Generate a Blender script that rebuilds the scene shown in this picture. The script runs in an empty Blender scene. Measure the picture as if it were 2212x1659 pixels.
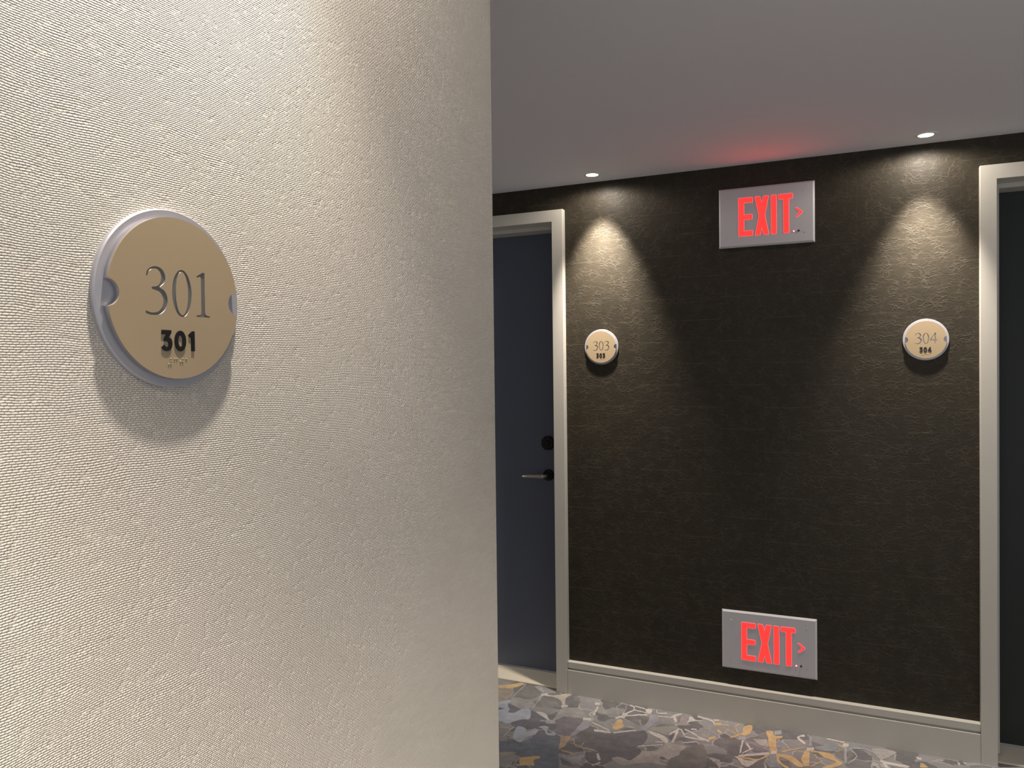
import bpy, bmesh, math, random
from mathutils import Vector, Matrix
random.seed(7)
SC = bpy.context.scene
COL = SC.collection

# ------------------------------------------------------------------ measurements (metres)
WALL_Y = 3.2296        # front of the dark wall
CEIL_Z = 2.2373
LEFT_X = -0.5420       # face of the pale wall
CORNER_Y = 1.1281      # outside corner of the pale wall
FRAME_TOP = 2.13

# ------------------------------------------------------------------ camera
cam_d = bpy.data.cameras.new('camera'); cam = bpy.data.objects.new('camera', cam_d); COL.objects.link(cam)
cam_d.sensor_fit = 'HORIZONTAL'; cam_d.sensor_width = 36.0
cam_d.lens = 36.0 * 1682.70 / 2212.0
cam_d.clip_start = 0.02
R_ = Vector((0.91084826, 0.41257563, -0.01169583)); U_ = Vector((0.00399614, 0.01952037, 0.99980147)); F_ = Vector((-0.41272203, 0.91071417, -0.01613139))
cam.matrix_world = Matrix(((R_.x, U_.x, -F_.x, 0.0), (R_.y, U_.y, -F_.y, 0.0), (R_.z, U_.z, -F_.z, 1.42354), (0, 0, 0, 1)))
SC.camera = cam

# ------------------------------------------------------------------ world, exposure
SC.view_settings.view_transform = 'Standard'
SC.view_settings.look = 'None'
SC.view_settings.gamma = 1.0
SC.view_settings.use_curve_mapping = False
SC.view_settings.exposure = 0.5
world = bpy.data.worlds.new('world'); SC.world = world; world.use_nodes = True
bg = world.node_tree.nodes['Background']
bg.inputs[0].default_value = (0.86, 0.94, 1.0, 1.0); bg.inputs[1].default_value = 0.46
WARM = (1.0, 0.90, 0.78)

# ------------------------------------------------------------------ helpers
def lin(r, g, b):
    f = lambda c: (c / 255 / 12.92) if c / 255 <= 0.04045 else ((c / 255 + 0.055) / 1.055) ** 2.4
    return (f(r), f(g), f(b), 1.0)

class NT:
    """small expression helper over a node tree"""
    def __init__(s, mat):
        mat.use_nodes = True; s.t = mat.node_tree; s.n = s.t.nodes; s.bsdf = s.n['Principled BSDF']
    def link(s, a, b): s.t.links.new(a, b)
    def put(s, sock, v):
        if isinstance(v, bpy.types.NodeSocket): s.link(v, sock)
        elif isinstance(v, (tuple, list)) and len(v) == 3 and sock.type == 'RGBA': sock.default_value = (*v, 1)
        else: sock.default_value = v
    def m(s, op, a, b=0.0, c=0.0, clamp=False):
        n = s.n.new('ShaderNodeMath'); n.operation = op; n.use_clamp = clamp
        s.put(n.inputs[0], a); s.put(n.inputs[1], b); s.put(n.inputs[2], c); return n.outputs[0]
    def coord(s):
        n = s.n.new('ShaderNodeTexCoord'); x = s.n.new('ShaderNodeSeparateXYZ'); s.link(n.outputs['Object'], x.inputs[0])
        return n.outputs['Object'], x.outputs[0], x.outputs[1], x.outputs[2]
    def vec(s, x, y, z):
        n = s.n.new('ShaderNodeCombineXYZ'); s.put(n.inputs[0], x); s.put(n.inputs[1], y); s.put(n.inputs[2], z); return n.outputs[0]
    def noise(s, v, scale, detail=2.0, rough=0.5, dist=0.0, out=0):
        n = s.n.new('ShaderNodeTexNoise'); s.put(n.inputs['Vector'], v); n.inputs['Scale'].default_value = scale
        n.inputs['Detail'].default_value = detail; n.inputs['Roughness'].default_value = rough; n.inputs['Distortion'].default_value = dist
        return n.outputs[out]
    def voronoi(s, v, scale, feature='F1', out='Distance', rnd=1.0):
        n = s.n.new('ShaderNodeTexVoronoi'); n.feature = feature; s.put(n.inputs['Vector'], v); n.inputs['Scale'].default_value = scale
        n.inputs['Randomness'].default_value = rnd; return n.outputs[out]
    def ramp(s, f, a, b, va=0.0, vb=1.0, smooth=True):
        n = s.n.new('ShaderNodeMapRange'); n.interpolation_type = 'SMOOTHSTEP' if smooth else 'LINEAR'
        s.put(n.inputs[0], f)
        for i, v in ((1, a), (2, b), (3, va), (4, vb)): n.inputs[i].default_value = v
        return n.outputs[0]
    def mix(s, f, a, b):
        n = s.n.new('ShaderNodeMix'); n.data_type = 'RGBA'; s.put(n.inputs[0], f); s.put(n.inputs[6], a); s.put(n.inputs[7], b); return n.outputs[2]
    def bump(s, h, strength=1.0, dist=0.001, normal=None):
        n = s.n.new('ShaderNodeBump'); n.inputs['Strength'].default_value = strength; n.inputs['Distance'].default_value = dist
        s.put(n.inputs['Height'], h)
        if normal is not None: s.link(normal, n.inputs['Normal'])
        return n.outputs[0]
    def out(s, **k):
        for a, v in k.items(): s.put(s.bsdf.inputs[a.replace('_', ' ')], v)

def mat(name, color, rough=0.5, metal=0.0, spec=0.5, emit=None, strength=0.0, bump=None):
    m_ = bpy.data.materials.new(name); t = NT(m_)
    co, x, y, z = t.coord()
    # every surface keeps a faint procedural mottling of its own
    sc, amt, dist = bump or (60.0, 0.03, 0.00005)
    nz = t.noise(co, sc, 3.0)
    c2 = tuple(min(1.0, c * (1 + amt)) for c in color[:3]) + (1,); c1 = tuple(c * (1 - amt) for c in color[:3]) + (1,)
    t.out(Base_Color=t.mix(nz, c1, c2), Roughness=rough, Metallic=metal, Normal=t.bump(nz, 0.5, dist))
    t.bsdf.inputs['Specular IOR Level'].default_value = spec
    if emit: t.out(Emission_Color=emit, Emission_Strength=strength)
    return m_

# --- materials of the setting
def mat_weave():
    m_ = bpy.data.materials.new('woven_vinyl_wallcovering'); t = NT(m_)
    co, x, y, z = t.coord()
    wob = t.noise(t.vec(0.0, t.m('MULTIPLY', y, 7.0), t.m('MULTIPLY', z, 10.0)), 1.0, 3.0, 0.55)
    wob2 = t.noise(t.vec(0.0, t.m('MULTIPLY', y, 40.0), t.m('MULTIPLY', z, 60.0)), 1.0, 2.0)
    zz = t.m('ADD', z, t.m('ADD', t.m('MULTIPLY', wob, 0.012), t.m('MULTIPLY', wob2, 0.0018)))
    v = t.m('DIVIDE', zz, 0.00185)
    row = t.m('FLOOR', v); fr = t.m('SUBTRACT', v, row)
    rnd = t.n.new('ShaderNodeTexWhiteNoise'); rnd.noise_dimensions = '1D'; t.link(row, rnd.inputs['W'])
    yy = t.m('ADD', y, t.m('MULTIPLY', t.noise(co, 90.0, 2.0), 0.0022))
    u = t.m('ADD', t.m('DIVIDE', yy, 0.0046), t.m('ADD', t.m('MULTIPLY', row, 0.5), t.m('MULTIPLY', rnd.outputs[0], 0.25)))
    uf = t.m('FRACT', u)
    a2 = t.m('POWER', t.m('ABSOLUTE', t.m('SUBTRACT', t.m('MULTIPLY', fr, 2.0), 1.0)), 2.0)
    b4 = t.m('POWER', t.m('ABSOLUTE', t.m('SUBTRACT', t.m('MULTIPLY', uf, 2.0), 1.0)), 4.0)
    patch = t.ramp(t.noise(co, 130.0, 2.0), 0.32, 0.46, 0.30, 1.0)
    bead = t.m('SQRT', t.m('MAXIMUM', 0.0, t.m('SUBTRACT', 1.0, t.m('ADD', t.m('MULTIPLY', a2, 0.86), t.m('MULTIPLY', b4, 0.75)))))
    h = t.m('MULTIPLY', bead, t.m('ADD', 0.30, t.m('MULTIPLY', patch, 0.70)))
    h = t.m('ADD', h, t.m('MULTIPLY', t.noise(co, 700.0, 2.0), 0.22))
    tone = t.noise(co, 14.0, 3.0)
    base = t.mix(tone, lin(218, 209, 196), lin(226, 218, 207))
    base = t.mix(t.ramp(h, 0.15, 0.70), t.mix(0.35, base, lin(150, 134, 124)), base)  # gaps between threads darkened in the base colour, standing in for shade
    t.out(Base_Color=base, Roughness=0.55, Normal=t.bump(h, 1.0, 0.0012))
    t.bsdf.inputs['Specular IOR Level'].default_value = 0.35
    return m_

def mat_leather():
    m_ = bpy.data.materials.new('dark_stitched_leather_wallcovering'); t = NT(m_)
    co, x, y, z = t.coord()
    u = t.m('DIVIDE', t.m('ADD', x, 1.0386 + 16.9), 0.169)
    colm = t.m('FLOOR', u); uf = t.m('SUBTRACT', u, colm)
    par = t.m('MODULO', colm, 2.0)
    v = t.m('DIVIDE', t.m('SUBTRACT', t.m('ADD', z, 0.1783 * 10), t.m('ADD', 0.019, t.m('MULTIPLY', par, 0.090))), 0.1783)
    rowi = t.m('FLOOR', v); vf = t.m('SUBTRACT', v, rowi)
    dz = t.m('MULTIPLY', t.m('MINIMUM', vf, t.m('SUBTRACT', 1.0, vf)), 0.1783)
    dx = t.m('MULTIPLY', t.m('MINIMUM', uf, t.m('SUBTRACT', 1.0, uf)), 0.169)
    seam = t.m('MINIMUM', dz, dx)
    # creases: stretched, warped cells of two sizes
    wv = t.n.new('ShaderNodeVectorMath'); wv.operation = 'ADD'
    sh = t.n.new('ShaderNodeVectorMath'); sh.operation = 'SCALE'; t.link(t.noise(co, 18.0, 3.0, out=1), sh.inputs[0]); sh.inputs['Scale'].default_value = 0.060
    cell = t.n.new('ShaderNodeTexWhiteNoise'); cell.noise_dimensions = '2D'; t.link(t.vec(colm, rowi, 0.0), cell.inputs['Vector'])
    csh = t.n.new('ShaderNodeVectorMath'); csh.operation = 'SCALE'; t.link(cell.outputs['Color'], csh.inputs[0]); csh.inputs['Scale'].default_value = 3.0
    t.link(co, wv.inputs[0]); t.link(sh.outputs[0], wv.inputs[1])
    wv2 = t.n.new('ShaderNodeVectorMath'); wv2.operation = 'ADD'; t.link(wv.outputs[0], wv2.inputs[0]); t.link(csh.outputs[0], wv2.inputs[1])
    mp = t.n.new('ShaderNodeMapping'); t.link(wv2.outputs[0], mp.inputs[0]); mp.inputs['Scale'].default_value = (0.8, 1.0, 1.7); mp.inputs['Rotation'].default_value = (0, 0.35, 0)
    e1 = t.voronoi(mp.outputs[0], 36.0, 'DISTANCE_TO_EDGE'); e2 = t.voronoi(mp.outputs[0], 85.0, 'DISTANCE_TO_EDGE')
    n1 = t.noise(mp.outputs[0], 30.0, 5.0, 0.62, 0.6)
    ridge = t.m('ADD', t.ramp(e1, 0.0, 0.13, 1.0, 0.0), t.m('MULTIPLY', t.ramp(e2, 0.0, 0.16, 1.0, 0.0), 0.5))
    ridge = t.m('MULTIPLY', ridge, t.ramp(t.noise(co, 22.0, 2.0), 0.35, 0.65, 0.15, 1.0))
    h = t.m('ADD', t.m('MULTIPLY', ridge, 0.55), t.m('MULTIPLY', n1, 1.1))
    h = t.m('ADD', h, t.m('MULTIPLY', t.noise(co, 420.0, 2.0), 0.10))
    groove = t.ramp(seam, 0.0, 0.0016, -0.22, 0.0)
    h = t.m('ADD', h, groove)
    # stitches beside the level seams, and fine ones along the upright seams
    st = t.m('MULTIPLY', t.ramp(t.m('ABSOLUTE', t.m('SUBTRACT', t.m('MULTIPLY', vf, 0.1783), 0.0020)), 0.0004, 0.0011, 1.0, 0.0),
             t.ramp(t.m('ABSOLUTE', t.m('SUBTRACT', t.m('FRACT', t.m('DIVIDE', x, 0.0046)), 0.5)), 0.22, 0.34, 1.0, 0.0))
    st2 = t.m('MULTIPLY', t.ramp(t.m('ABSOLUTE', t.m('SUBTRACT', dx, 0.0024)), 0.0003, 0.0010, 0.2, 0.0),
              t.ramp(t.m('ABSOLUTE', t.m('SUBTRACT', t.m('FRACT', t.m('DIVIDE', z, 0.0046)), 0.5)), 0.22, 0.34, 1.0, 0.0))
    st = t.m('MULTIPLY', t.m('MAXIMUM', st, st2), t.ramp(t.noise(co, 9.0, 2.0), 0.3, 0.6, 0.35, 1.0))
    h = t.m('ADD', h, t.m('MULTIPLY', st, 0.35))
    tone = t.noise(co, 6.0, 4.0)
    base = t.mix(tone, LEATHER_A, LEATHER_B)
    base = t.mix(t.m('MULTIPLY', ridge, 0.18), base, LEATHER_C)
    base = t.mix(t.m('MULTIPLY', st, 0.30), base, lin(150, 138, 110))
    t.out(Base_Color=base, Roughness=t.ramp(n1, 0.3, 0.7, 0.46, 0.58), Normal=t.bump(h, 0.60, 0.0012))
    t.bsdf.inputs['Specular IOR Level'].default_value = 0.25
    return m_
LEATHER_A = (0.023, 0.0188, 0.0125, 1); LEATHER_B = (0.040, 0.033, 0.0225, 1); LEATHER_C = (0.118, 0.098, 0.070, 1)

def mat_carpet(name, color, amt=0.24, cells=False):
    m_ = bpy.data.materials.new(name); t = NT(m_)
    co, x, y, z = t.coord()
    f = t.noise(co, 420.0, 3.0, 0.7); g = t.noise(co, 19.0, 6.0, 0.68)
    c1 = tuple(c * (1 - amt) for c in color[:3]) + (1,); c2 = tuple(min(1, c * (1 + amt)) for c in color[:3]) + (1,)
    k = t.m('ADD', t.m('MULTIPLY', f, 0.5), t.m('MULTIPLY', g, 0.5))
    bc = t.mix(t.ramp(k, 0.35, 0.65), c1, c2)
    if cells:   # broken tones and thin pale veins woven into the ground
        wv = t.n.new('ShaderNodeVectorMath'); wv.operation = 'ADD'; sh = t.n.new('ShaderNodeVectorMath'); sh.operation = 'SCALE'
        t.link(t.noise(co, 14.0, 4.0, out=1), sh.inputs[0]); sh.inputs['Scale'].default_value = 0.07
        t.link(co, wv.inputs[0]); t.link(sh.outputs[0], wv.inputs[1])
        tone = t.n.new('ShaderNodeRGBToBW'); t.link(t.voronoi(wv.outputs[0], 11.0, 'F1', 'Color'), tone.inputs[0])
        bc = t.mix(t.ramp(tone.outputs[0], 0.35, 0.6), t.mix(0.30, bc, (0.07, 0.07, 0.085, 1)), t.mix(0.22, bc, (0.5, 0.49, 0.5, 1)))
        vein = t.m('MULTIPLY', t.ramp(t.voronoi(wv.outputs[0], 11.0, 'DISTANCE_TO_EDGE'), 0.015, 0.035, 1.0, 0.0), t.ramp(t.noise(co, 8.0, 2.0), 0.45, 0.6))
        bc = t.mix(t.m('MULTIPLY', vein, 0.55), bc, lin(205, 198, 192))
    t.out(Base_Color=bc, Roughness=0.95, Normal=t.bump(f, 0.7, 0.0015))
    t.bsdf.inputs['Specular IOR Level'].default_value = 0.1
    return m_

def mesh_obj(name, bm, mats, parent=None, smooth=None):
    me = bpy.data.meshes.new(name); bm.normal_update(); bm.to_mesh(me); bm.free()
    o = bpy.data.objects.new(name, me); COL.objects.link(o)
    for m_ in (mats if isinstance(mats, (list, tuple)) else [mats]): me.materials.append(m_)
    if parent is not None: o.parent = parent
    if smooth is not None:
        me.polygons.foreach_set('use_smooth', [True] * len(me.polygons))
        es = [e for e in me.edges]
        b2 = bmesh.new(); b2.from_mesh(me)
        for e in b2.edges:
            e.smooth = not (len(e.link_faces) == 2 and e.calc_face_angle(0) > smooth)
        b2.to_mesh(me); b2.free()
    return o
def empty(name, loc, rz=0.0, parent=None):
    o = bpy.data.objects.new(name, None); COL.objects.link(o); o.location = loc; o.rotation_euler = (0, 0, rz)
    o.empty_display_size = 0.05
    if parent is not None: o.parent = parent
    return o
def struct(o): o['kind'] = 'structure'; return o
def tag(o, label, cat, group=None):
    o['label'] = label; o['category'] = cat
    if group: o['group'] = group
    return o
def box(bm, x0, x1, y0, y1, z0, z1, mi=0):
    v = [bm.verts.new(p) for p in ((x0, y0, z0), (x1, y0, z0), (x1, y1, z0), (x0, y1, z0), (x0, y0, z1), (x1, y0, z1), (x1, y1, z1), (x0, y1, z1))]
    for f in ((0, 3, 2, 1), (4, 5, 6, 7), (0, 1, 5, 4), (1, 2, 6, 5), (2, 3, 7, 6), (3, 0, 4, 7)):
        bm.faces.new([v[i] for i in f]).material_index = mi
def prism(bm, pts, y0, y1, mi=0, bev=0.0):
    """outline in x,z (counter-clockwise seen from -y), front at y0, back at y1; optional chamfer of the front rim"""
    n = len(pts)
    def inset(pts, d):
        out = []
        for i in range(n):
            a, b, c = Vector(pts[i - 1]), Vector(pts[i]), Vector(pts[(i + 1) % n])
            e1 = (b - a).normalized(); e2 = (c - b).normalized()
            n1 = Vector((-e1.y, e1.x)); n2 = Vector((-e2.y, e2.x))
            k = (n1 + n2); k = k / max(0.25, k.dot(n1)) if k.length > 1e-6 else n1
            out.append(tuple(b + k * d))
        return out
    loops = []
    if bev > 0:
        loops.append([bm.verts.new((p[0], y0, p[1])) for p in inset(pts, bev)])
        loops.append([bm.verts.new((p[0], y0 + bev, p[1])) for p in pts])
    else:
        loops.append([bm.verts.new((p[0], y0, p[1])) for p in pts])
    loops.append([bm.verts.new((p[0], y1, p[1])) for p in pts])
    f = bm.faces.new(loops[0]); f.material_index = mi
    b = bm.faces.new(list(reversed(loops[-1]))); b.material_index = mi
    caps = [f, b]
    for A, B in zip(loops, loops[1:]):
        for i in range(n):
            j = (i + 1) % n
            bm.faces.new((A[i], B[i], B[j], A[j])).material_index = mi
    bmesh.ops.recalc_face_normals(bm, faces=bm.faces[:])
    if n > 8: bmesh.ops.triangulate(bm, faces=caps, ngon_method='EAR_CLIP')
def lathe_y(bm, prof, cx=0.0, cz=0.0, seg=48, mi=0):
    """prof: (radius, y) from the front centre to the back; turned about the y axis"""
    rings = []
    for r, y in prof:
        if r < 1e-6: rings.append([bm.verts.new((cx, y, cz))])
        else: rings.append([bm.verts.new((cx + r * math.cos(2 * math.pi * k / seg), y, cz + r * math.sin(2 * math.pi * k / seg))) for k in range(seg)])
    for A, B in zip(rings, rings[1:]):
        for k in range(seg):
            j = (k + 1) % seg
            if len(A) == 1 and len(B) == 1: continue
            if len(A) == 1: bm.faces.new((A[0], B[k], B[j])).material_index = mi
            elif len(B) == 1: bm.faces.new((A[k], B[0], A[j])).material_index = mi
            else: bm.faces.new((A[k], B[k], B[j], A[j])).material_index = mi
    bmesh.ops.recalc_face_normals(bm, faces=bm.faces[:])
def tube(bm, path, rad, seg=16, mi=0, flat=1.0):
    rings = []
    for i, p in enumerate(path):
        p = Vector(p); a = Vector(path[max(i - 1, 0)]); b = Vector(path[min(i + 1, len(path) - 1)])
        d = (b - a).normalized(); up = Vector((0, 0, 1)); s = d.cross(up).normalized(); u = s.cross(d)
        r = rad[i] if isinstance(rad, (list, tuple)) else rad
        rings.append([bm.verts.new(p + s * r * flat * math.cos(2 * math.pi * k / seg) + u * r * math.sin(2 * math.pi * k / seg)) for k in range(seg)])
    for A, B in zip(rings, rings[1:]):
        for k in range(seg):
            j = (k + 1) % seg; bm.faces.new((A[k], A[j], B[j], B[k])).material_index = mi
    bm.faces.new(rings[0]).material_index = mi; bm.faces.new(list(reversed(rings[-1]))).material_index = mi
    bmesh.ops.recalc_face_normals(bm, faces=bm.faces[:])
def smooth_path(groups, n=6):
    """each group is an open run of points smoothed by itself; groups meet at corners"""
    out = []
    for g in groups:
        g = [Vector(p) for p in g]
        if len(g) < 3: out += [tuple(p) for p in g]; continue
        P = [g[0] * 2 - g[1]] + g + [g[-1] * 2 - g[-2]]
        for i in range(1, len(P) - 2):
            for k in range(n):
                u = k / n; a, b, c, d = P[i - 1:i + 3]
                out.append(tuple(0.5 * ((2 * b) + (c - a) * u + (2 * a - 5 * b + 4 * c - d) * u * u + (3 * b - a - 3 * c + d) * u ** 3)))
        out.append(tuple(g[-1]))
    res = []
    for p in out:
        if not res or (Vector(p) - Vector(res[-1])).length > 1e-4: res.append(p)
    if (Vector(res[0]) - Vector(res[-1])).length < 1e-4: res.pop()
    return res
def filled(loops, half):
    """mesh of a flat shape with holes, extruded by +-half; shape in x,z, thickness in y"""
    cu = bpy.data.curves.new('outline', 'CURVE'); cu.dimensions = '2D'; cu.fill_mode = 'BOTH'; cu.extrude = half
    for lp in loops:
        s = cu.splines.new('POLY'); s.points.add(len(lp) - 1); s.use_cyclic_u = True
        for i, p in enumerate(lp): s.points[i].co = (p[0], p[1], 0, 1)
    ob = bpy.data.objects.new('outline', cu)
    me = bpy.data.meshes.new_from_object(ob)
    me.transform(Matrix.Rotation(math.radians(90), 4, 'X'))
    bpy.data.objects.remove(ob); bpy.data.curves.remove(cu)
    return me
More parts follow.
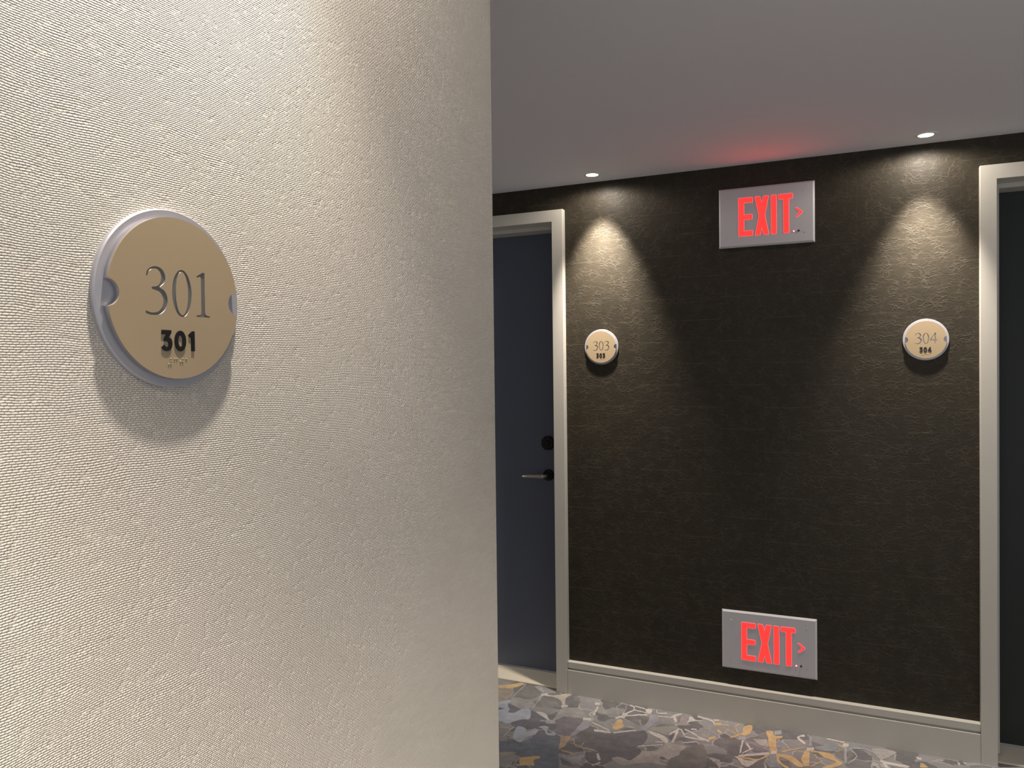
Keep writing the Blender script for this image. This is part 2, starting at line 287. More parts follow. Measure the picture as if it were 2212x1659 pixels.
CARPET_SHAPES = [
    ('db', [[-1292,2690],[-1212,2708],[-1177,2777],[-1150,2816],[-1088,2815],[-1049,2694],[-1003,2568],[-1077,2537],[-1170,2612],[-1255,2611]]),
    ('d', [[-1282,2988],[-1241,2962],[-1187,2929],[-1189,2863],[-1228,2817],[-1280,2819],[-1311,2841],[-1302,2868],[-1259,2901],[-1260,2929]]),
    ('bt', [[-1517,3140],[-1457,3169],[-1431,3136],[-1414,3073],[-1425,3027],[-1449,2997]]),
    ('t', [[-1527,3162],[-1474,3199],[-1436,3237],[-1418,3223],[-1450,3165],[-1517,3140]]),
    ('b', [[-1446,2991],[-1425,3027],[-1407,3045],[-1394,3030],[-1401,3010],[-1384,2978],[-1369,2958],[-1364,2932],[-1340,2935],[-1331,2958],[-1324,2980],[-1304,2992],[-1284,2981],[-1261,2928],[-1259,2901],[-1276,2897],[-1302,2868],[-1316,2839],[-1335,2833],[-1357,2845],[-1375,2843]]),
    ('d', [[-1429,2956],[-1394,2961],[-1401,2938],[-1419,2934]]),
    ('d', [[-1399,3011],[-1383,3005],[-1330,2988],[-1334,2947],[-1343,2934],[-1363,2932],[-1369,2958],[-1387,2983]]),
    ('m', [[-1411,3067],[-1377,3082],[-1325,3069],[-1296,3021],[-1304,2992],[-1325,2983],[-1368,2998],[-1398,3032]]),
    ('g', [[-1407,3197],[-1376,3218],[-1338,3197],[-1308,3166],[-1308,3124],[-1330,3081],[-1378,3084],[-1407,3090],[-1416,3157]]),
    ('l', [[-1413,3231],[-1411,3068],[-1406,3063],[-1408,3226]]),
    ('l', [[-1366,3222],[-1331,3229],[-1298,3171],[-1320,3183],[-1346,3201]]),
    ('be', [[-1286,3162],[-1251,3162],[-1218,3187],[-1203,3210],[-1176,3197],[-1190,3167],[-1176,3105],[-1160,3085],[-1177,3078],[-1197,3116],[-1230,3143],[-1259,3145],[-1277,3141]]),
    ('w', [[-1296,3135],[-1275,3151],[-1285,3172],[-1306,3156]]),
    ('l', [[-1296,3136],[-1289,3011],[-1284,3007],[-1291,3131]]),
    ('g', [[-1286,3127],[-1256,3139],[-1225,3132],[-1190,3099],[-1182,3063],[-1227,3037],[-1277,3023],[-1284,3066]]),
    ('w', [[-1175,3059],[-1152,3077],[-1159,3093],[-1182,3075]]),
    ('m', [[-1166,2938],[-1171,3048],[-1147,3071],[-1100,3078],[-1061,3037],[-1048,3006],[-1103,2989],[-1135,2981],[-1155,2936]]),
    ('w', [[-1263,2984],[-1229,2985],[-1206,2970],[-1180,2932],[-1188,2932],[-1214,2948],[-1243,2967]]),
    ('l', [[-1181,2896],[-1143,2908],[-1155,2939],[-1192,2927]]),
    ('l', [[-1210,2909],[-1175,2910],[-1178,2919],[-1213,2917]]),
    ('p', [[-1154,2934],[-1134,2979],[-1102,2986],[-1053,2991],[-1051,2939],[-1051,2904],[-1059,2861],[-1054,2840],[-1081,2823],[-1116,2836],[-1131,2887]]),
    ('l2', [[-1046,2976],[-1023,2980],[-1009,2939],[-1027,2885],[-1044,2833],[-1054,2845],[-1051,2904],[-1050,2951]]),
    ('w', [[-1052,2983],[-1019,2988],[-1026,3012],[-1059,3007]]),
    ('b', [[-1253,2728],[-1275,2815],[-1256,2832],[-1231,2816],[-1218,2787],[-1206,2815],[-1184,2824],[-1186,2790],[-1197,2768],[-1209,2736],[-1207,2713],[-1226,2710],[-1246,2726]]),
    ('b', [[-1196,2854],[-1178,2873],[-1158,2870],[-1153,2843],[-1141,2820],[-1121,2834],[-1112,2832],[-1108,2812],[-1137,2805],[-1159,2835],[-1179,2850]]),
    ('be', [[-1291,2820],[-1292,2723],[-1287,2719],[-1286,2815]]),
    ('l', [[-1284,2691],[-1250,2730],[-1256,2740],[-1290,2702]]),
    ('bt', [[-1257,2605],[-1214,2626],[-1187,2635],[-1194,2612],[-1247,2584]]),
    ('t', [[-1164,2600],[-1126,2626],[-1103,2640],[-1096,2624],[-1110,2603],[-1092,2567],[-1109,2561],[-1144,2555]]),
    ('bt', [[-1168,2590],[-1166,2499],[-1160,2495],[-1162,2586]]),
    ('m', [[-1180,2597],[-1218,2530],[-1215,2526],[-1176,2592]]),
    ('t2', [[-1085,2811],[-1070,2822],[-1046,2827],[-1045,2795],[-1042,2753],[-1048,2725],[-1057,2716],[-1068,2764]]),
    ('t2', [[-1036,2818],[-1008,2764],[-973,2756],[-917,2754],[-919,2764],[-975,2767],[-1007,2772],[-1033,2822]]),
    ('t2', [[-1044,2706],[-984,2699],[-986,2710],[-1047,2717]]),
    ('l', [[-1023,2684],[-990,2679],[-948,2716],[-954,2679],[-938,2638],[-951,2637],[-981,2653],[-1021,2665]]),
    ('d', [[-1028,2658],[-988,2641],[-954,2617],[-1004,2614]]),
    ('d3', [[-976,2879],[-925,2910],[-829,2965],[-797,2988],[-772,2939],[-775,2876],[-796,2845],[-771,2830],[-766,2791],[-787,2738],[-817,2749],[-844,2733],[-895,2753],[-940,2771]]),
    ('g', [[-634,2893],[-562,2961],[-527,2771],[-640,2722],[-658,2769],[-653,2811],[-630,2849]]),
    ('m', [[-1028,3119],[-987,3110],[-950,3079],[-984,3065],[-1017,3066]]),
    ('w', [[-1023,3036],[-1029,3126],[-1039,3133],[-1032,3043]]),
    ('w', [[-1052,3139],[-1030,3145],[-1037,3169],[-1060,3164]]),
    ('l', [[-965,3159],[-935,3082],[-932,3084],[-962,3162]]),
    ('l', [[-923,3179],[-921,3106],[-917,3104],[-920,3176]]),
    ('pl', [[-961,3152],[-945,3190],[-917,3187],[-919,3196],[-948,3198],[-965,3159]]),
    ('w', [[-912,3185],[-894,3177],[-889,3147],[-883,3147],[-892,3186],[-913,3198]]),
    ('w', [[-888,3160],[-915,3103],[-910,3093],[-883,3150]]),
    ('w', [[-887,3150],[-823,3141],[-824,3152],[-888,3161]]),
    ('w', [[-907,3080],[-822,3126],[-826,3139],[-911,3092]]),
    ('p', [[-893,3129],[-877,3148],[-836,3145],[-870,3121],[-898,3101]]),
    ('w', [[-939,3058],[-920,3087],[-923,3106],[-901,3110],[-902,3084],[-903,3059],[-917,3063],[-928,3043]]),
    ('w', [[-847,3180],[-818,3192],[-810,3143],[-826,3141]]),
    ('w', [[-893,3188],[-846,3179],[-847,3189],[-894,3198]]),
    ('w', [[-800,3194],[-789,3157],[-754,3171],[-756,3182],[-790,3168],[-795,3196]]),
    ('l2', [[-813,3132],[-787,3143],[-768,3091],[-783,3045],[-795,2998],[-809,3006],[-809,3074]]),
    ('g3', [[-838,3081],[-815,3121],[-806,3095],[-808,3040],[-821,3034]]),
    ('g', [[-899,3075],[-849,3116],[-849,3076],[-827,3027],[-851,3031]]),
    ('l2', [[-905,3055],[-817,3000],[-818,3010],[-905,3065]]),
    ('l', [[-842,3076],[-814,3010],[-812,3013],[-840,3079]]),
    ('l2', [[-813,2985],[-788,2996],[-797,3030],[-823,3019]]),
    ('t', [[-925,3034],[-909,3051],[-895,3017],[-883,2998],[-897,2954],[-918,2955],[-923,2991]]),
    ('w', [[-1010,2970],[-924,2931],[-925,2941],[-1011,2981]]),
    ('w', [[-981,2906],[-915,2914],[-919,2930],[-985,2923]]),
    ('w', [[-902,2919],[-829,2974],[-832,2983],[-906,2928]]),
    ('be', [[-876,2988],[-840,2994],[-841,3000],[-877,2995]]),
    ('l2', [[-963,2985],[-940,2950],[-938,2955],[-962,2990]]),
    ('d', [[-888,2963],[-870,2989],[-836,2985],[-874,2960]]),
    ('l3', [[-789,3005],[-761,3055],[-698,3081],[-681,3060],[-700,3019],[-703,2981],[-756,2995]]),
    ('g', [[-783,3022],[-755,3072],[-699,3086],[-721,3057],[-767,3038]]),
    ('wl', [[-783,2984],[-744,2987],[-705,2963],[-691,2928],[-621,2924],[-633,2872],[-630,2849],[-653,2811],[-660,2795],[-676,2809],[-692,2806],[-679,2767],[-651,2756],[-738,2735],[-800,2692],[-812,2695],[-851,2722],[-831,2747],[-802,2739],[-785,2738],[-764,2800],[-762,2826],[-719,2844],[-698,2908],[-706,2935],[-758,2963]]),
    ('w', [[-783,2984],[-744,2987],[-705,2963],[-691,2928],[-702,2919],[-724,2945],[-758,2963]]),
    ('w', [[-677,3064],[-704,2999],[-697,2986],[-671,3050]]),
    ('w', [[-683,3057],[-679,2935],[-670,2931],[-674,3052]]),
    ('w', [[-672,3055],[-646,3008],[-643,3015],[-669,3063]]),
    ('w', [[-653,3054],[-618,3035],[-574,2993],[-573,3002],[-618,3045],[-653,3065]]),
    ('w', [[-642,2993],[-569,2991],[-570,3003],[-644,3005]]),
    ('w', [[-630,3066],[-610,3071],[-612,3084],[-632,3079]]),
    ('w', [[-638,2942],[-588,2973],[-590,2981],[-640,2950]]),
    ('d', [[-699,2970],[-689,3015],[-680,2991],[-682,2946]]),
    ('pl', [[-688,3184],[-665,3184],[-660,3127],[-641,3105],[-687,3086],[-689,3134]]),
    ('w', [[-724,3139],[-712,3167],[-694,3186],[-698,3199],[-717,3180],[-730,3151]]),
    ('w', [[-723,3155],[-703,3105],[-696,3116],[-716,3166]]),
    ('w', [[-779,3131],[-718,3141],[-720,3150],[-781,3140]]),
    ('w', [[-660,3186],[-648,3181],[-630,3159],[-603,3165],[-646,3137],[-657,3113],[-658,3147]]),
    ('p', [[-703,3158],[-694,3172],[-686,3116],[-696,3116]]),
    ('w', [[-788,2848],[-702,2898],[-704,2906],[-791,2856]]),
    ('w', [[-737,2910],[-707,2918],[-708,2925],[-738,2917]]),
    ('w', [[-915,2737],[-892,2690],[-885,2699],[-909,2745]]),
    ('w', [[-899,2643],[-878,2675],[-883,2684],[-904,2652]]),
    ('m', [[-604,3090],[-563,3122],[-555,3065],[-556,3019],[-580,3022]]),
    ('w', [[-627,3187],[-569,3170],[-556,3143],[-552,3154],[-569,3185],[-628,3203]]),
    ('w', [[-562,3177],[-543,3185],[-546,3201],[-564,3193]]),
    ('w', [[-593,3007],[-548,2990],[-548,3006],[-593,3023]]),
    ('t', [[-552,3135],[-529,3152],[-535,3178],[-558,3161]]),
    ('t', [[-537,3097],[-518,3076],[-516,3094],[-534,3115]]),
    ('t', [[-551,3008],[-529,3030],[-534,3050],[-557,3028]]),
    ('t', [[-533,3155],[-497,3154],[-497,3163],[-534,3164]]),
    ('t', [[-506,3120],[-459,3091],[-459,3099],[-506,3128]]),
    ('t', [[-479,3152],[-461,3186],[-464,3194],[-481,3159]]),
    ('t', [[-475,3151],[-456,3101],[-454,3106],[-472,3157]]),
    ('t', [[-476,3053],[-444,3097],[-448,3111],[-480,3066]]),
    ('t', [[-432,3196],[-414,3194],[-411,3153],[-420,3104],[-445,3098],[-442,3126],[-445,3163]]),
    ('l', [[-449,3055],[-422,3059],[-425,3089],[-452,3085]]),
    ('p', [[-424,3040],[-368,3029],[-333,3006],[-380,2978],[-392,3002],[-413,3027]]),
    ('d', [[-384,2939],[-343,2973],[-357,2935],[-381,2929]]),
    ('w', [[-435,3056],[-430,2948],[-424,2948],[-428,3056]]),
    ('w', [[-418,3034],[-394,2984],[-390,2993],[-414,3044]]),
    ('w', [[-390,3011],[-421,2955],[-418,2946],[-387,3001]]),
    ('w', [[-428,2915],[-327,2980],[-329,2997],[-431,2932]]),
    ('w', [[-443,2914],[-429,2920],[-406,2906],[-382,2908],[-360,2917],[-372,2885],[-380,2866],[-392,2853],[-409,2865],[-424,2894]]),
    ('t', [[-427,2911],[-386,2911],[-354,2921],[-323,2978],[-327,2989],[-357,2933],[-387,2925],[-428,2924]]),
    ('wl', [[-400,3081],[-347,3099],[-336,3034],[-369,3041]]),
    ('b2', [[-312,3118],[-294,3108],[-294,3044],[-306,3038]]),
    ('b2', [[-338,2927],[-309,2979],[-285,2918],[-273,2898],[-316,2880]]),
    ('t', [[-344,3109],[-358,3167],[-334,3177],[-325,3144],[-297,3151],[-298,3128],[-315,3117],[-309,3050],[-302,3019],[-324,3010],[-339,3059]]),
    ('w', [[-322,2983],[-301,2996],[-304,3019],[-325,3007]]),
    ('l', [[-325,3147],[-300,3165],[-305,3200],[-330,3181]]),
    ('t', [[-304,2998],[-258,3001],[-231,2980],[-205,2936],[-227,2927],[-255,2958],[-291,2975],[-280,2932],[-251,2908],[-267,2901],[-295,2941]]),
    ('t', [[-209,3063],[-193,3069],[-186,2945],[-204,2937],[-218,2990]]),
    ('t', [[-288,3011],[-210,3084],[-211,3092],[-290,3020]]),
    ('w', [[-221,3197],[-245,3159],[-216,3110],[-211,3128],[-236,3164],[-217,3177]]),
    ('l', [[-201,3183],[-192,3186],[-189,3113],[-197,3097]]),
    ('b2', [[-185,3098],[-98,3169],[-94,3145],[-113,3095],[-154,3082]]),
    ('t', [[-189,3071],[-158,3076],[-116,3073],[-101,3039],[-77,3014],[-109,2969],[-148,2953],[-100,3012],[-138,3031],[-164,3061],[-188,3055]]),
    ('w', [[-203,3062],[-178,3076],[-180,3100],[-205,3087]]),
    ('w', [[-84,3158],[-79,3177],[-62,3184],[-61,3159],[-73,3145]]),
    ('w', [[-139,3186],[-78,3179],[-77,3192],[-138,3199]]),
    ('t', [[-97,3148],[-77,3136],[-76,3148],[-95,3161]]),
    ('l', [[-76,3152],[-73,3016],[-65,3020],[-68,3155]]),
    ('l', [[-60,3133],[-35,3088],[-61,3031],[-58,3021],[-29,3089],[-56,3145]]),
    ('g', [[-105,3090],[-76,3127],[-76,3038],[-102,3067]]),
    ('g', [[-64,3116],[-52,3121],[-40,3089],[-63,3043]]),
    ('l', [[-55,3138],[-10,3157],[16,3142],[18,3155],[-10,3170],[-55,3151]]),
    ('wl', [[16,3175],[67,3188],[100,3177],[82,3141],[57,3106],[42,3100],[21,3147]]),
    ('w', [[44,3078],[66,3069],[131,3068],[133,3088],[69,3089],[46,3098]]),
    ('w', [[50,3078],[64,3022],[73,3037],[59,3093]]),
    ('t', [[-181,2940],[-145,3002],[-147,3010],[-184,2948]]),
    ('t', [[-174,3046],[-164,3012],[-161,3016],[-171,3050]]),
    ('w', [[163,3167],[182,3167],[179,3149],[169,3149]]),
    ('w', [[296,3186],[305,3182],[301,3154]]),
    ('w', [[316,3190],[328,3191],[321,3172]]),
    ('t', [[175,3126],[188,3124],[200,3099],[172,3088]]),
    ('l', [[324,3161],[371,3190],[424,3195],[428,3220],[375,3215],[326,3186]]),
]
# ------------------------------------------------------------------ shared materials
M_WEAVE = mat_weave(); M_LEATHER = mat_leather()
M_CEIL = mat('flat_ceiling_paint', (0.80, 0.79, 0.83, 1), 0.9, spec=0.2, bump=(40.0, 0.015, 0.0001))
M_TRIM = mat('warm_grey_satin_trim_paint', lin(202, 197, 187), 0.42, bump=(30.0, 0.02, 0.00006))
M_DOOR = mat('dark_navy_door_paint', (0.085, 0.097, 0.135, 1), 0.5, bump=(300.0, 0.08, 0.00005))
M_DOOR2 = mat('near_black_door_tone', (0.014, 0.017, 0.015, 1), 0.55, bump=(300.0, 0.08, 0.00005))  # second door leaf, set darker than the first
M_STONE = mat('cream_marble_threshold', lin(226, 216, 198), 0.35, bump=(9.0, 0.05, 0.00004))
M_METAL = mat('satin_nickel', lin(190, 184, 174), 0.30, 1.0)
M_DKMETAL = mat('dark_bronze', (0.02, 0.02, 0.022, 1), 0.4, 0.8)
M_SILVER = mat('brushed_aluminium', (0.50, 0.485, 0.52, 1), 0.42, 0.45, bump=(200.0, 0.02, 0.00002))
M_TAN = mat('champagne_face_paint', lin(168, 148, 119), 0.5, 0.0, bump=(900.0, 0.02, 0.00001))
M_ENGR = mat('engraved_bare_metal', (0.30, 0.28, 0.26, 1), 0.4, 0.7)
M_BLACK = mat('black_raised_numeral', (0.012, 0.012, 0.013, 1), 0.32)
M_SIGN = mat('grey_sign_enamel', (0.60, 0.575, 0.60, 1), 0.5, bump=(90.0, 0.02, 0.00003))
M_RED = mat('lit_red_acrylic', (0.5, 0.01, 0.01, 1), 0.5, emit=(1.0, 0.0085, 0.007), strength=4.2)
M_PINK = mat('letter_edge_glow', (0.6, 0.1, 0.1, 1), 0.5, emit=(1.0, 0.08, 0.11), strength=1.2)  # glowing rim imitates letter light caught on the plate's cut-out edges
M_LED = mat('lit_indicator_core', (1, 0.8, 0.8, 1), 0.4, emit=(1.0, 0.75, 0.75), strength=3.0)
M_LEDRIM = mat('lit_indicator_rim', (1, 0.05, 0.1, 1), 0.4, emit=(1.0, 0.03, 0.09), strength=1.0)
M_LENS = mat('downlight_lens_lit', (1, 1, 1, 1), 0.4, emit=(1.0, 0.93, 0.82), strength=14.0)
M_RINGW = mat('white_downlight_trim', (0.82, 0.80, 0.76, 1), 0.45)

# ------------------------------------------------------------------ the room shell
XA, XB, YB = -4.2, 3.6, -1.6
DOORS = {1: (-2.1675, -1.2512), 2: (0.4245, 1.3408)}   # clear width between frame faces
FW = 0.0517
bm = bmesh.new()
edges = [XA, DOORS[1][0] - 0.03, DOORS[1][1] + 0.03, DOORS[2][0] - 0.03, DOORS[2][1] + 0.03, XB]
for a, b in ((0, 1), (2, 3), (4, 5)): box(bm, edges[a], edges[b], WALL_Y, WALL_Y + 0.2, 0, CEIL_Z)
for a, b in ((1, 2), (3, 4)): box(bm, edges[a], edges[b], WALL_Y, WALL_Y + 0.2, FRAME_TOP - 0.03, CEIL_Z)
wall_back = struct(mesh_obj('wall_back', bm, M_LEATHER))
bm = bmesh.new(); box(bm, LEFT_X - 0.14, LEFT_X, YB, CORNER_Y, 0, CEIL_Z)
wl = struct(mesh_obj('wall_left', bm, M_WEAVE))
bm = bmesh.new(); box(bm, XA, LEFT_X - 0.14, CORNER_Y - 0.14, CORNER_Y, 0, CEIL_Z)
wf = struct(mesh_obj('wall_front', bm, M_WEAVE))
bm = bmesh.new(); box(bm, XA, XB, YB, WALL_Y + 0.4, CEIL_Z, CEIL_Z + 0.12)
struct(mesh_obj('ceiling', bm, M_CEIL))

# ------------------------------------------------------------------ carpet
CC = {'base': (112, 110, 110), 'db': (100, 104, 112), 'd': (98, 97, 103), 'd3': (97, 95, 98), 'g': (110, 108, 106), 'g3': (104, 101, 97),
      'm': (133, 131, 130), 'l': (142, 140, 144), 'l2': (136, 135, 142), 'l3': (128, 127, 123), 'pl': (136, 128, 129), 'p': (110, 105, 110),
      'b': (146, 150, 160), 'b2': (122, 125, 129), 'be': (158, 150, 141), 'w': (174, 168, 163), 'wl': (150, 144, 141),
      't': (172, 147, 110), 't2': (150, 132, 114), 'bt': (136, 128, 118)}
CK = list(CC); CARPET_GAIN = 1.35
MEAN = lin(122, 119, 118)
SOFT = 0.08   # the tones sit close together
cmats = [mat_carpet('carpet_pile_' + k, tuple((c * (1 - SOFT) + e * SOFT) * CARPET_GAIN for c, e in zip(lin(*CC[k])[:3], MEAN)) + (1,), cells=(k == 'base')) for k in CK]
bm = bmesh.new(); box(bm, XA, XB, YB, WALL_Y + 0.4, -0.05, 0.0)
layer = [0.0002]; flats = []
def carpet_shape(key, pts, jit=0.0015, step=0.000001, organic=True):
    q = []
    if len(pts) > 5 and organic: pts = smooth_path([list(pts) + [pts[0]]], 3)
    n = len(pts)
    for i in range(n):
        a, b = Vector(pts[i]), Vector(pts[(i + 1) % n]); k = max(1, int((b - a).length / 0.005))
        for j in range(k):
            p = a.lerp(b, j / k); q.append((p.x + random.uniform(-jit, jit), min(p.y + random.uniform(-jit, jit), WALL_Y + 0.005)))
    layer[0] += step
    f = bm.faces.new([bm.verts.new((p[0], p[1], layer[0])) for p in q]); f.material_index = CK.index(key)
    f.normal_update()
    if f.normal.z < 0: f.normal_flip()
    flats.append(f)
def seen(x, y): return x > -1.62 and x < 0.5 and y > 2.47 + 0.428 * (x + 1.203)
# the same kind of pattern carries on over the rest of the hall
nodes = {}
for i in range(-30, 26):
    for j in range(-12, 24): nodes[i, j] = ((i + random.uniform(-.38, .38)) * 0.14, (j + random.uniform(-.38, .38)) * 0.14)
def inside(p): return XA < p[0] < XB and YB < p[1] < WALL_Y - 0.03
for k, p in nodes.items():
    if not inside(p) or seen(*p): continue
    if random.random() < 0.35:
        r = random.uniform(.04, .10); m_ = random.randint(6, 9)
        pts = [(p[0] + r * random.uniform(.5, 1.2) * math.cos(6.283 * q / m_), p[1] + r * random.uniform(.5, 1.2) * math.sin(6.283 * q / m_)) for q in range(m_)]
        if not any(seen(*q) for q in pts) and all(inside(q) for q in pts): carpet_shape(random.choice(['db', 'd', 'g', 'm', 'b', 'wl', 't', 'l2', 'p', 'd3']), pts)
for k, p in nodes.items():
    if not inside(p) or seen(*p): continue
    for dk in ((1, 0), (0, 1), (1, 1), (-1, 1)):
        if random.random() < 0.5: continue
        q = nodes.get((k[0] + dk[0], k[1] + dk[1]))
        if not q or not inside(q) or seen(*q): continue
        a, b = Vector(p), Vector(q); d = (b - a).normalized(); nn = Vector((-d.y, d.x)); w0, w1 = random.uniform(.002, .007), random.uniform(.001, .004)
        carpet_shape(random.choice(['w', 'w', 'l', 'be', 't']), [a + nn * w0, b + nn * w1, b - nn * w1, a - nn * w0])
layer[0] = 0.0002
for key, pts in CARPET_SHAPES: carpet_shape(key, [(a / 1000, b / 1000) for a, b in pts], jit=0.0013, step=0.000006)
bmesh.ops.triangulate(bm, faces=flats)
struct(mesh_obj('floor', bm, cmats))

# ------------------------------------------------------------------ baseboards
BT = 0.1417
BPROF = [(0.0, BT), (0.024, BT), (0.025, BT - 0.001), (0.025, BT - 0.026), (0.014, BT - 0.029), (0.014, BT - 0.034), (0.026, BT - 0.0355), (0.027, BT - 0.037), (0.027, 0.0), (0.0, 0.0)]
def baseboard(name, a, b, out):
    """profile run from a to b; out = unit vector away from the wall"""
    bm = bmesh.new(); rows = []
    for p in (a, b): rows.append([bm.verts.new((p[0] + out[0] * d, p[1] + out[1] * d, z)) for d, z in BPROF])
    n = len(BPROF)
    for i in range(n): bm.faces.new((rows[0][i], rows[0][(i + 1) % n], rows[1][(i + 1) % n], rows[1][i]))
    bm.faces.new(rows[0]); bm.faces.new(list(reversed(rows[1])))
    bmesh.ops.recalc_face_normals(bm, faces=bm.faces[:])
    return struct(mesh_obj(name, bm, M_TRIM))
baseboard('baseboard_back', (DOORS[1][1] + FW + 0.0008, WALL_Y), (DOORS[2][0] - FW - 0.0008, WALL_Y), (0, -1))
baseboard('baseboard_back', (XA, WALL_Y), (DOORS[1][0] - FW, WALL_Y), (0, -1))
baseboard('baseboard_back', (DOORS[2][1] + FW, WALL_Y), (XB, WALL_Y), (0, -1))
baseboard('baseboard_front', (XA, CORNER_Y), (LEFT_X, CORNER_Y), (0, 1))
baseboard('baseboard_left', (LEFT_X, YB), (LEFT_X, CORNER_Y), (1, 0))

# ------------------------------------------------------------------ doors
def make_door(num, x0, x1, hardware):
    d = struct(empty('door_%d' % num, ((x0 + x1) / 2, WALL_Y, 0)))
    d.rotation_euler = (0, 0, 0); cx = (x0 + x1) / 2; w = (x1 - x0) / 2
    zt = FRAME_TOP - FW
    bm = bmesh.new()
    U = [(-w - FW, 0), (-w, 0), (-w, zt), (w, zt), (w, 0), (w + FW, 0), (w + FW, FRAME_TOP), (-w - FW, FRAME_TOP)]
    prism(bm, U, -0.030, 0.0, bev=0.0015)
    U2 = [(-w - 0.029, 0), (-w, 0), (-w, zt), (w, zt), (w, 0), (w + 0.029, 0), (w + 0.029, zt + 0.02), (-w - 0.029, zt + 0.02)]
    prism(bm, U2, 0.0, 0.19)
    s = 0.017
    U3 = [(-w, 0.012), (-w + s, 0.012), (-w + s, zt - s), (w - s, zt - s), (w - s, 0.012), (w, 0.012), (w, zt), (-w, zt)]
    prism(bm, U3, 0.055, 0.145, bev=0.001)
    mesh_obj('frame', bm, M_TRIM, d)
    bm = bmesh.new(); box(bm, -w, w, 0.004, 0.19, 0.0, 0.006)
    bmesh.ops.bevel(bm, geom=[e for e in bm.edges], offset=0.0015, segments=2, affect='EDGES')
    th = mesh_obj('threshold', bm, M_STONE, d)
    bm = bmesh.new(); box(bm, -w + 0.002, w - 0.002, 0.146, 0.189, 0.016, zt - 0.002)
    bmesh.ops.bevel(bm, geom=[e for e in bm.edges], offset=0.0015, segments=2, affect='EDGES')
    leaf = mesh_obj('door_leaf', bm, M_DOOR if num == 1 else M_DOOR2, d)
    if hardware:
        hx = -1.347 - cx; fy = 0.146
        bm = bmesh.new(); lathe_y(bm, [(0, fy - 0.011), (0.022, fy - 0.011), (0.026, fy - 0.008), (0.027, fy)], hx, 0.938)
        mesh_obj('handle_rose', bm, M_DKMETAL, leaf, 0.6)
        bm = bmesh.new()
        tube(bm, [(hx, fy - 0.010, 0.938), (hx, fy - 0.040, 0.938), (hx - 0.004, fy - 0.050, 0.938), (hx - 0.014, fy - 0.055, 0.938),
                  (hx - 0.04, fy - 0.056, 0.9375), (hx - 0.08, fy - 0.056, 0.936), (hx - 0.107, fy - 0.054, 0.934), (hx - 0.112, fy - 0.05, 0.934)],
             [0.009, 0.009, 0.009, 0.0095, 0.009, 0.0085, 0.008, 0.006], flat=0.8)
        mesh_obj('lever_handle', bm, M_METAL, leaf, 0.8)
        bm = bmesh.new()
        oc = [(hx + 0.031 * math.cos(math.pi / 8 + k * math.pi / 4) * 1.05, 1.088 + 0.034 * math.sin(math.pi / 8 + k * math.pi / 4)) for k in range(8)]
        prism(bm, oc, fy - 0.016, fy, bev=0.004)
        lathe_y(bm, [(0, fy - 0.020), (0.012, fy - 0.020), (0.014, fy - 0.016)], hx, 1.088, 24)
        mesh_obj('card_lock', bm, M_DKMETAL, leaf)
    return d
make_door(1, *DOORS[1], True)
make_door(2, *DOORS[2], False)

# ------------------------------------------------------------------ numerals
def G(groups, n=6): return smooth_path(groups, n)
def ell(cx, cy, rx, ry, n=48): return [(cx + rx * math.cos(2 * math.pi * k / n), cy + ry * math.sin(2 * math.pi * k / n)) for k in range(n)]
SERIF = {
 '3': (0.57, [G([[(.02, .79), (.07, .92), (.24, 1.0), (.42, .965), (.515, .83), (.49, .68), (.36, .565)], [(.36, .565), (.50, .49), (.57, .33), (.52, .13), (.36, -.005), (.15, -.03), (.0, .0)],
      [(.0, .055), (.15, .02), (.33, .06), (.435, .19), (.445, .34), (.36, .465), (.16, .52)], [(.16, .56), (.32, .60), (.395, .72), (.395, .85), (.31, .945), (.18, .94), (.09, .875), (.06, .78)]])]),
 '0': (0.54, [ell(.27, .485, .27, .515), ell(.27, .485, .165, .475)]),
 '1': (0.40, [[(.02, .90), (.19, 1.0), (.26, 1.0), (.26, .09), (.29, .045), (.40, .028), (.40, 0), (.01, 0), (.01, .028), (.12, .045), (.15, .09), (.15, .885), (.13, .905), (.03, .875)]]),
 '4': (0.60, [[(.0, .35), (.41, 1.0), (.48, 1.0), (.48, .345), (.60, .345), (.60, .285), (.48, .285), (.48, .03), (.44, 0), (.38, .0), (.375, .285), (.0, .285)], [(.065, .345), (.375, .345), (.375, .83)]]),
}
BOLD = {
 '3': (0.68, [G([[(.0, 1), (.63, 1)], [(.63, .86), (.43, .65)], [(.43, .65), (.58, .60), (.68, .46), (.67, .22), (.53, .03), (.32, -.02), (.11, .03), (-.02, .17)],
      [(.17, .28), (.23, .20), (.33, .17), (.44, .22), (.47, .33), (.42, .43), (.30, .46)], [(.15, .46), (.15, .58)], [(.33, .79), (.0, .79)]])]),
 '0': (0.78, [ell(.39, .49, .39, .51, 36), ell(.39, .49, .17, .29, 28)]),
 '1': (0.42, [[(.0, .80), (.24, 1.0), (.42, 1.0), (.42, 0), (.20, 0), (.20, .74), (.10, .68)]]),
 '4': (0.78, [[(.0, .20), (.0, .36), (.40, 1), (.64, 1), (.64, .38), (.78, .38), (.78, .20), (.64, .20), (.64, 0), (.42, 0), (.42, .20)], [(.22, .38), (.42, .38), (.42, .70)]]),
}
BRAILLE = {'#': (3, 4, 5, 6), '3': (1, 4), '0': (2, 4, 5), '1': (1,), '4': (1, 4, 5)}
def layout(text, font, h, z0, widths_total, cx=0.0, sx=1.0):
    ws = [font[c][0] * h * sx for c in text]; gap = (widths_total - sum(ws)) / (len(text) - 1)
    x = cx - widths_total / 2; res = []
    for c, w in zip(text, ws):
        res.append((c, [[(x + p[0] * h * sx, z0 + p[1] * h) for p in lp] for lp in font[c][1]])); x += w + gap
    return res

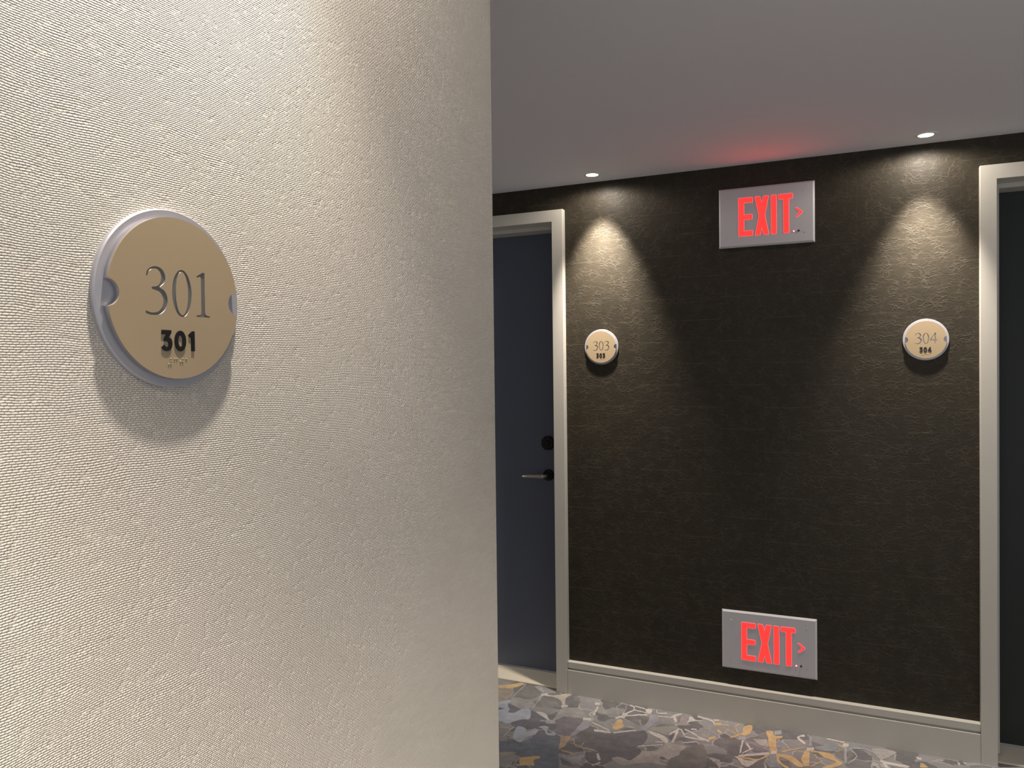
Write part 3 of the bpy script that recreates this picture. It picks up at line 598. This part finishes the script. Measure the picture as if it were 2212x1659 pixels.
PR, PF, TB, TF = 0.0756, 0.0681, 0.0048, 0.0104
def make_plaque(text, loc, rz, label):
    t = tag(empty('room_number_plaque', loc, rz), label, 'room sign')
    bm = bmesh.new()
    lathe_y(bm, [(0, -TB), (PR - 0.0012, -TB), (PR, -TB + 0.0012), (PR, 0), (0, 0)], seg=96)
    mesh_obj('backplate', bm, M_SILVER, t, 0.5)
    # face with two round notches at its sides and the engraved numerals
    N = 144; rn = 0.0108; loop = []
    for k in range(N):
        a = 2 * math.pi * k / N; p = Vector((PF * math.cos(a), PF * math.sin(a)))
        if min((p - Vector((PF, 0))).length, (p - Vector((-PF, 0))).length) > rn: loop.append((a, p))
    pts = []
    half = 2 * math.asin(rn / 2 / PF)
    def arc(cx):
        out = []
        lim = math.pi / 2 - half / 2
        for k in range(17):
            b = lim - 2 * lim * k / 16
            out.append(Vector((cx - math.copysign(1, cx) * rn * math.cos(b), math.copysign(1, cx) * (-1) * rn * math.sin(b) * 1)))
        return out
    up = [p for a, p in loop if 0 < a < math.pi]; lo = [p for a, p in loop if math.pi < a < 2 * math.pi]
    right = sorted(arc(PF), key=lambda v: v.y); left = sorted(arc(-PF), key=lambda v: -v.y)
    pts = [tuple(v) for v in right + up + left + lo]
    big = layout(text, SERIF, 0.0390, -0.0143, 0.0725 if text[-1] != '1' else 0.0680, 0.001)
    me = filled([pts] + [lp for c, ls in big for lp in ls], 0.0015)
    me.transform(Matrix.Translation((0, -TF + 0.0015, 0)))
    bm = bmesh.new(); bm.from_mesh(me); bpy.data.meshes.remove(me)
    me2 = filled([pts], (TF - TB - 0.0030) / 2)
    me2.transform(Matrix.Translation((0, -(TF - 0.0030 + TB) / 2, 0)))
    bm.from_mesh(me2); bpy.data.meshes.remove(me2)
    bmesh.ops.remove_doubles(bm, verts=bm.verts[:], dist=1e-6)
    for f in bm.faces:
        f.normal_update(); c = f.calc_center_median(); r = math.hypot(c.x, c.z)
        side = abs(f.normal.y) < 0.5; notch = min(math.hypot(c.x - PF, c.z), math.hypot(c.x + PF, c.z)) < rn * 1.02
        if side and (r > 0.0665 or notch): f.material_index = 1 if c.y > -TF + 0.0025 else 0
        elif c.y > -TF + 0.0005: f.material_index = 2
    for v in bm.verts:   # the painted layer is only a thin skin over the bare metal
        if abs(v.co.y + TF - 0.0030) < 1e-5 and (math.hypot(v.co.x, v.co.z) > 0.066 or min(math.hypot(v.co.x - PF, v.co.z), math.hypot(v.co.x + PF, v.co.z)) < rn * 1.02): v.co.y = -TF + 0.0010
    mesh_obj('face_plate', bm, [M_TAN, M_SILVER, M_ENGR], t)
    for c, ls in layout(text, BOLD, 0.0172, -0.0445, 0.0385 if text[-1] != '1' else 0.0345, -0.001, 0.88):
        me = filled(ls, 0.0006); me.transform(Matrix.Translation((0, -TF - 0.0005, 0)))
        o = bpy.data.objects.new('raised_numeral', me); COL.objects.link(o); me.materials.append(M_BLACK); o.parent = t
    bm = bmesh.new(); x = -0.0112
    for c in '#' + text:
        for d in BRAILLE[c]:
            px = x + (0.0023 if d > 3 else 0); pz = -0.0512 - 0.0023 * ((d - 1) % 3)
            lathe_y(bm, [(0, -TF - 0.0007), (0.0004, -TF - 0.00062), (0.0007, -TF - 0.0003), (0.0008, -TF + 0.0001)], px, pz, 10)
        x += 0.0062
    mesh_obj('braille_dots', bm, M_TAN, t, 1.0)
    return t
make_plaque('301', (LEFT_X, 0.4875, 1.4888), math.radians(90), 'large round champagne plaque 301 with silver rim on the pale woven wall')
make_plaque('303', (-1.0361, WALL_Y, 1.5247), 0, 'round champagne plaque 303 with silver rim on the dark wall, beside the navy door')
make_plaque('304', (0.2031, WALL_Y, 1.5222), 0, 'round champagne plaque 304 with silver rim on the dark wall, near the right-hand doorway')

# ------------------------------------------------------------------ exit signs
SW, SH = 0.3611, 0.2360
LET = {
 'E': [(.0769, .0420), (.1320, .0420), (.1320, .0625), (.0985, .0625), (.0985, .1065), (.1305, .1065), (.1305, .1270), (.0985, .1270), (.0985, .1735), (.1320, .1735), (.1320, .1940), (.0769, .1940)],
 'X': [(.1400, .0420), (.1605, .0420), (.1667, .0710), (.1728, .0420), (.1935, .0420), (.1783, .1180), (.1930, .1940), (.1725, .1940), (.1662, .1690), (.1600, .1940), (.1395, .1940), (.1553, .1180)],
 'I': [(.2012, .0420), (.2215, .0420), (.2215, .1940), (.2012, .1940)],
 'T': [(.2468, .0420), (.2676, .0420), (.2676, .1745), (.2820, .1745), (.2820, .1940), (.2285, .1940), (.2285, .1745), (.2468, .1745)],
 'arrow': [(.2905, .1012), (.2990, .1012), (.3185, .1185), (.2990, .1358), (.2905, .1358), (.3075, .1185)],
}
def round_corners(pts, r=0.0022):
    out = []; n = len(pts)
    for i in range(n):
        a, b, c = Vector(pts[i - 1]), Vector(pts[i]), Vector(pts[(i + 1) % n])
        if (b - a).cross(c - b) > 0:
            u = b + (a - b).normalized() * r; v = b + (c - b).normalized() * r
            for k in range(4):
                s = k / 3; out.append(tuple((1 - s) ** 2 * u + 2 * s * (1 - s) * b + s * s * v))
        else: out.append(tuple(b))
    return out
def make_exit(loc, label, ghost):
    t = tag(empty('exit_sign', loc), label, 'exit sign')
    hx = SW / 2; Y1, Y2, B = -0.004, -0.0095, 0.0065
    bm = bmesh.new()
    ring = lambda d, y: [bm.verts.new(p) for p in ((-hx + d, y, d), (hx - d, y, d), (hx - d, y, SH - d), (-hx + d, y, SH - d))]
    rs = [ring(0, 0), ring(0, Y1), ring(B, Y2)]
    for A, C in zip(rs, rs[1:]):
        for i in range(4): bm.faces.new((A[i], A[(i + 1) % 4], C[(i + 1) % 4], C[i]))
    bm.faces.new(rs[2]); bm.faces.new(list(reversed(rs[0])))
    bmesh.ops.recalc_face_normals(bm, faces=bm.faces[:])
    mesh_obj('cover_plate', bm, M_SIGN, t)
    for k, pts in LET.items():
        pts = [(p[0] - hx, p[1]) for p in (pts if k == 'arrow' else round_corners(pts))]
        bm = bmesh.new()
        prism(bm, pts, Y2 - 0.0014, Y2 + 0.002, mi=1, bev=0.0004 if k == 'arrow' else 0.0007)
        for f in bm.faces:
            f.normal_update()
            if f.normal.y < -0.95: f.material_index = 0
        mesh_obj('arrow' if k == 'arrow' else 'letter', bm, [M_RED, M_PINK], t)
    bm = bmesh.new(); lathe_y(bm, [(0, Y2 - 0.0025), (0.0012, Y2 - 0.0024), (0.0020, Y2 - 0.0018)], .2849 - hx, .0466, 20)
    lathe_y(bm, [(0.0020, Y2 - 0.0018), (0.0034, Y2 - 0.0012), (0.0037, Y2 + 0.0005)], .2849 - hx, .0466, 20, mi=1)
    mesh_obj('indicator_light', bm, [M_LED, M_LEDRIM], t, 1.0)
    bm = bmesh.new(); lathe_y(bm, [(0, Y2 - 0.003), (0.0030, Y2 - 0.003), (0.0036, Y2 - 0.0022), (0.0038, Y2 + 0.0005)], .3027 - hx, .0472, 20)
    mesh_obj('test_button', bm, M_BLACK, t, 1.0)
    for sx, sz in ((.0366, .1957), (.324, .1974), (.0355, .0383), (.3243, .0399)):
        bm = bmesh.new(); lathe_y(bm, [(0, Y2 - 0.0016), (0.0016, Y2 - 0.0012), (0.0024, Y2)], sx - hx, sz, 14)
        mesh_obj('screw', bm, M_METAL, t, 1.0)
    if ghost:
        bm = bmesh.new(); w = 0.0004
        g = [(.066, .1012), (.048, .1185), (.066, .1358)]
        for a, b in zip(g, g[1:]):
            d = (Vector(b) - Vector(a)).normalized(); n = Vector((-d.y, d.x)) * w
            prism(bm, [tuple(Vector(q) - Vector((hx, 0))) for q in (Vector(a) + n, Vector(a) - n, Vector(b) - n, Vector(b) + n)], Y2 - 0.0003, Y2 + 0.0005)
        mesh_obj('arrow_knockout', bm, M_SIGN, t)
    return t
make_exit((-0.3539, WALL_Y, 1.9093), 'upper grey exit sign with lit red letters, just below the ceiling', False)
make_exit((-0.3539, WALL_Y, 0.2101), 'lower grey exit sign with lit red letters, just above the baseboard', True)

# ------------------------------------------------------------------ recessed downlights
def make_downlight(x, y, power, label, cone=64, blend=0.55, tilt=(0, 0), kind='downlight', soft=0.018, group=None, spill=0):
    t = tag(empty('recessed_downlight', (x, y, CEIL_Z)), label, 'ceiling light', group)
    def lathe_z(bm, prof, seg=40):
        lathe_y(bm, prof, 0, 0, seg)
        bmesh.ops.rotate(bm, verts=bm.verts[:], cent=(0, 0, 0), matrix=Matrix.Rotation(math.radians(90), 3, 'X'))
        bmesh.ops.recalc_face_normals(bm, faces=bm.faces[:])
    bm = bmesh.new(); lathe_z(bm, [(0.0245, -0.0005), (0.0250, -0.0040), (0.0290, -0.0045), (0.0360, -0.0030), (0.0385, -0.0002)])
    mesh_obj('trim_ring', bm, M_RINGW, t, 0.8)
    bm = bmesh.new(); lathe_z(bm, [(0, -0.0030), (0.015, -0.0027), (0.0246, -0.0012)])
    mesh_obj('lens', bm, M_LENS, t, 0.8)
    ld = bpy.data.lights.new('downlight_beam', 'SPOT'); ld.energy = power; ld.color = WARM; ld.spot_size = math.radians(cone); ld.spot_blend = blend; ld.shadow_soft_size = soft
    lo = bpy.data.objects.new('downlight_beam', ld); COL.objects.link(lo); lo.parent = t; lo.location = (0, 0, -0.012)
    lo.rotation_euler = (math.radians(tilt[0]), math.radians(tilt[1]), 0)
    if spill:
        l2 = bpy.data.lights.new('downlight_spill', 'SPOT'); l2.energy = spill; l2.color = WARM; l2.spot_size = math.radians(172); l2.spot_blend = 0.35; l2.shadow_soft_size = soft
        o2 = bpy.data.objects.new('downlight_spill', l2); COL.objects.link(o2); o2.parent = t; o2.location = (0, 0, -0.012)
    return t
make_downlight(-1.027, 3.095, 108.0, 'small bright round downlight in the ceiling near the navy door', cone=56, blend=1.0, tilt=(15, 0), spill=3.5)
make_downlight(0.198, 3.100, 92.0, 'small bright round downlight in the ceiling near the right-hand doorway', cone=56, blend=1.0, tilt=(9, 0), spill=5)
make_downlight(LEFT_X + 0.155, 0.510, 21.5, 'small round downlight in the ceiling beside the pale woven wall', cone=76, blend=0.9, spill=12)
make_downlight(0.55, 1.05, 42.0, 'added unseen fill light, a small round downlight over the open hall, right of the camera', cone=100, blend=0.6)  # added out of view to supply general light in the hall
make_downlight(0.05, -0.40, 122.0, 'added unseen fill light, a small round downlight over the open hall, behind the camera', cone=110, blend=0.6)  # added lamp out of view, brightens the pale wall broadly
make_downlight(-2.80, 2.00, 40.0, 'added unseen fill light, a small round downlight over the corridor beyond the pale wall', cone=110, blend=0.6)  # unseen lamp added as fill for the far corridor
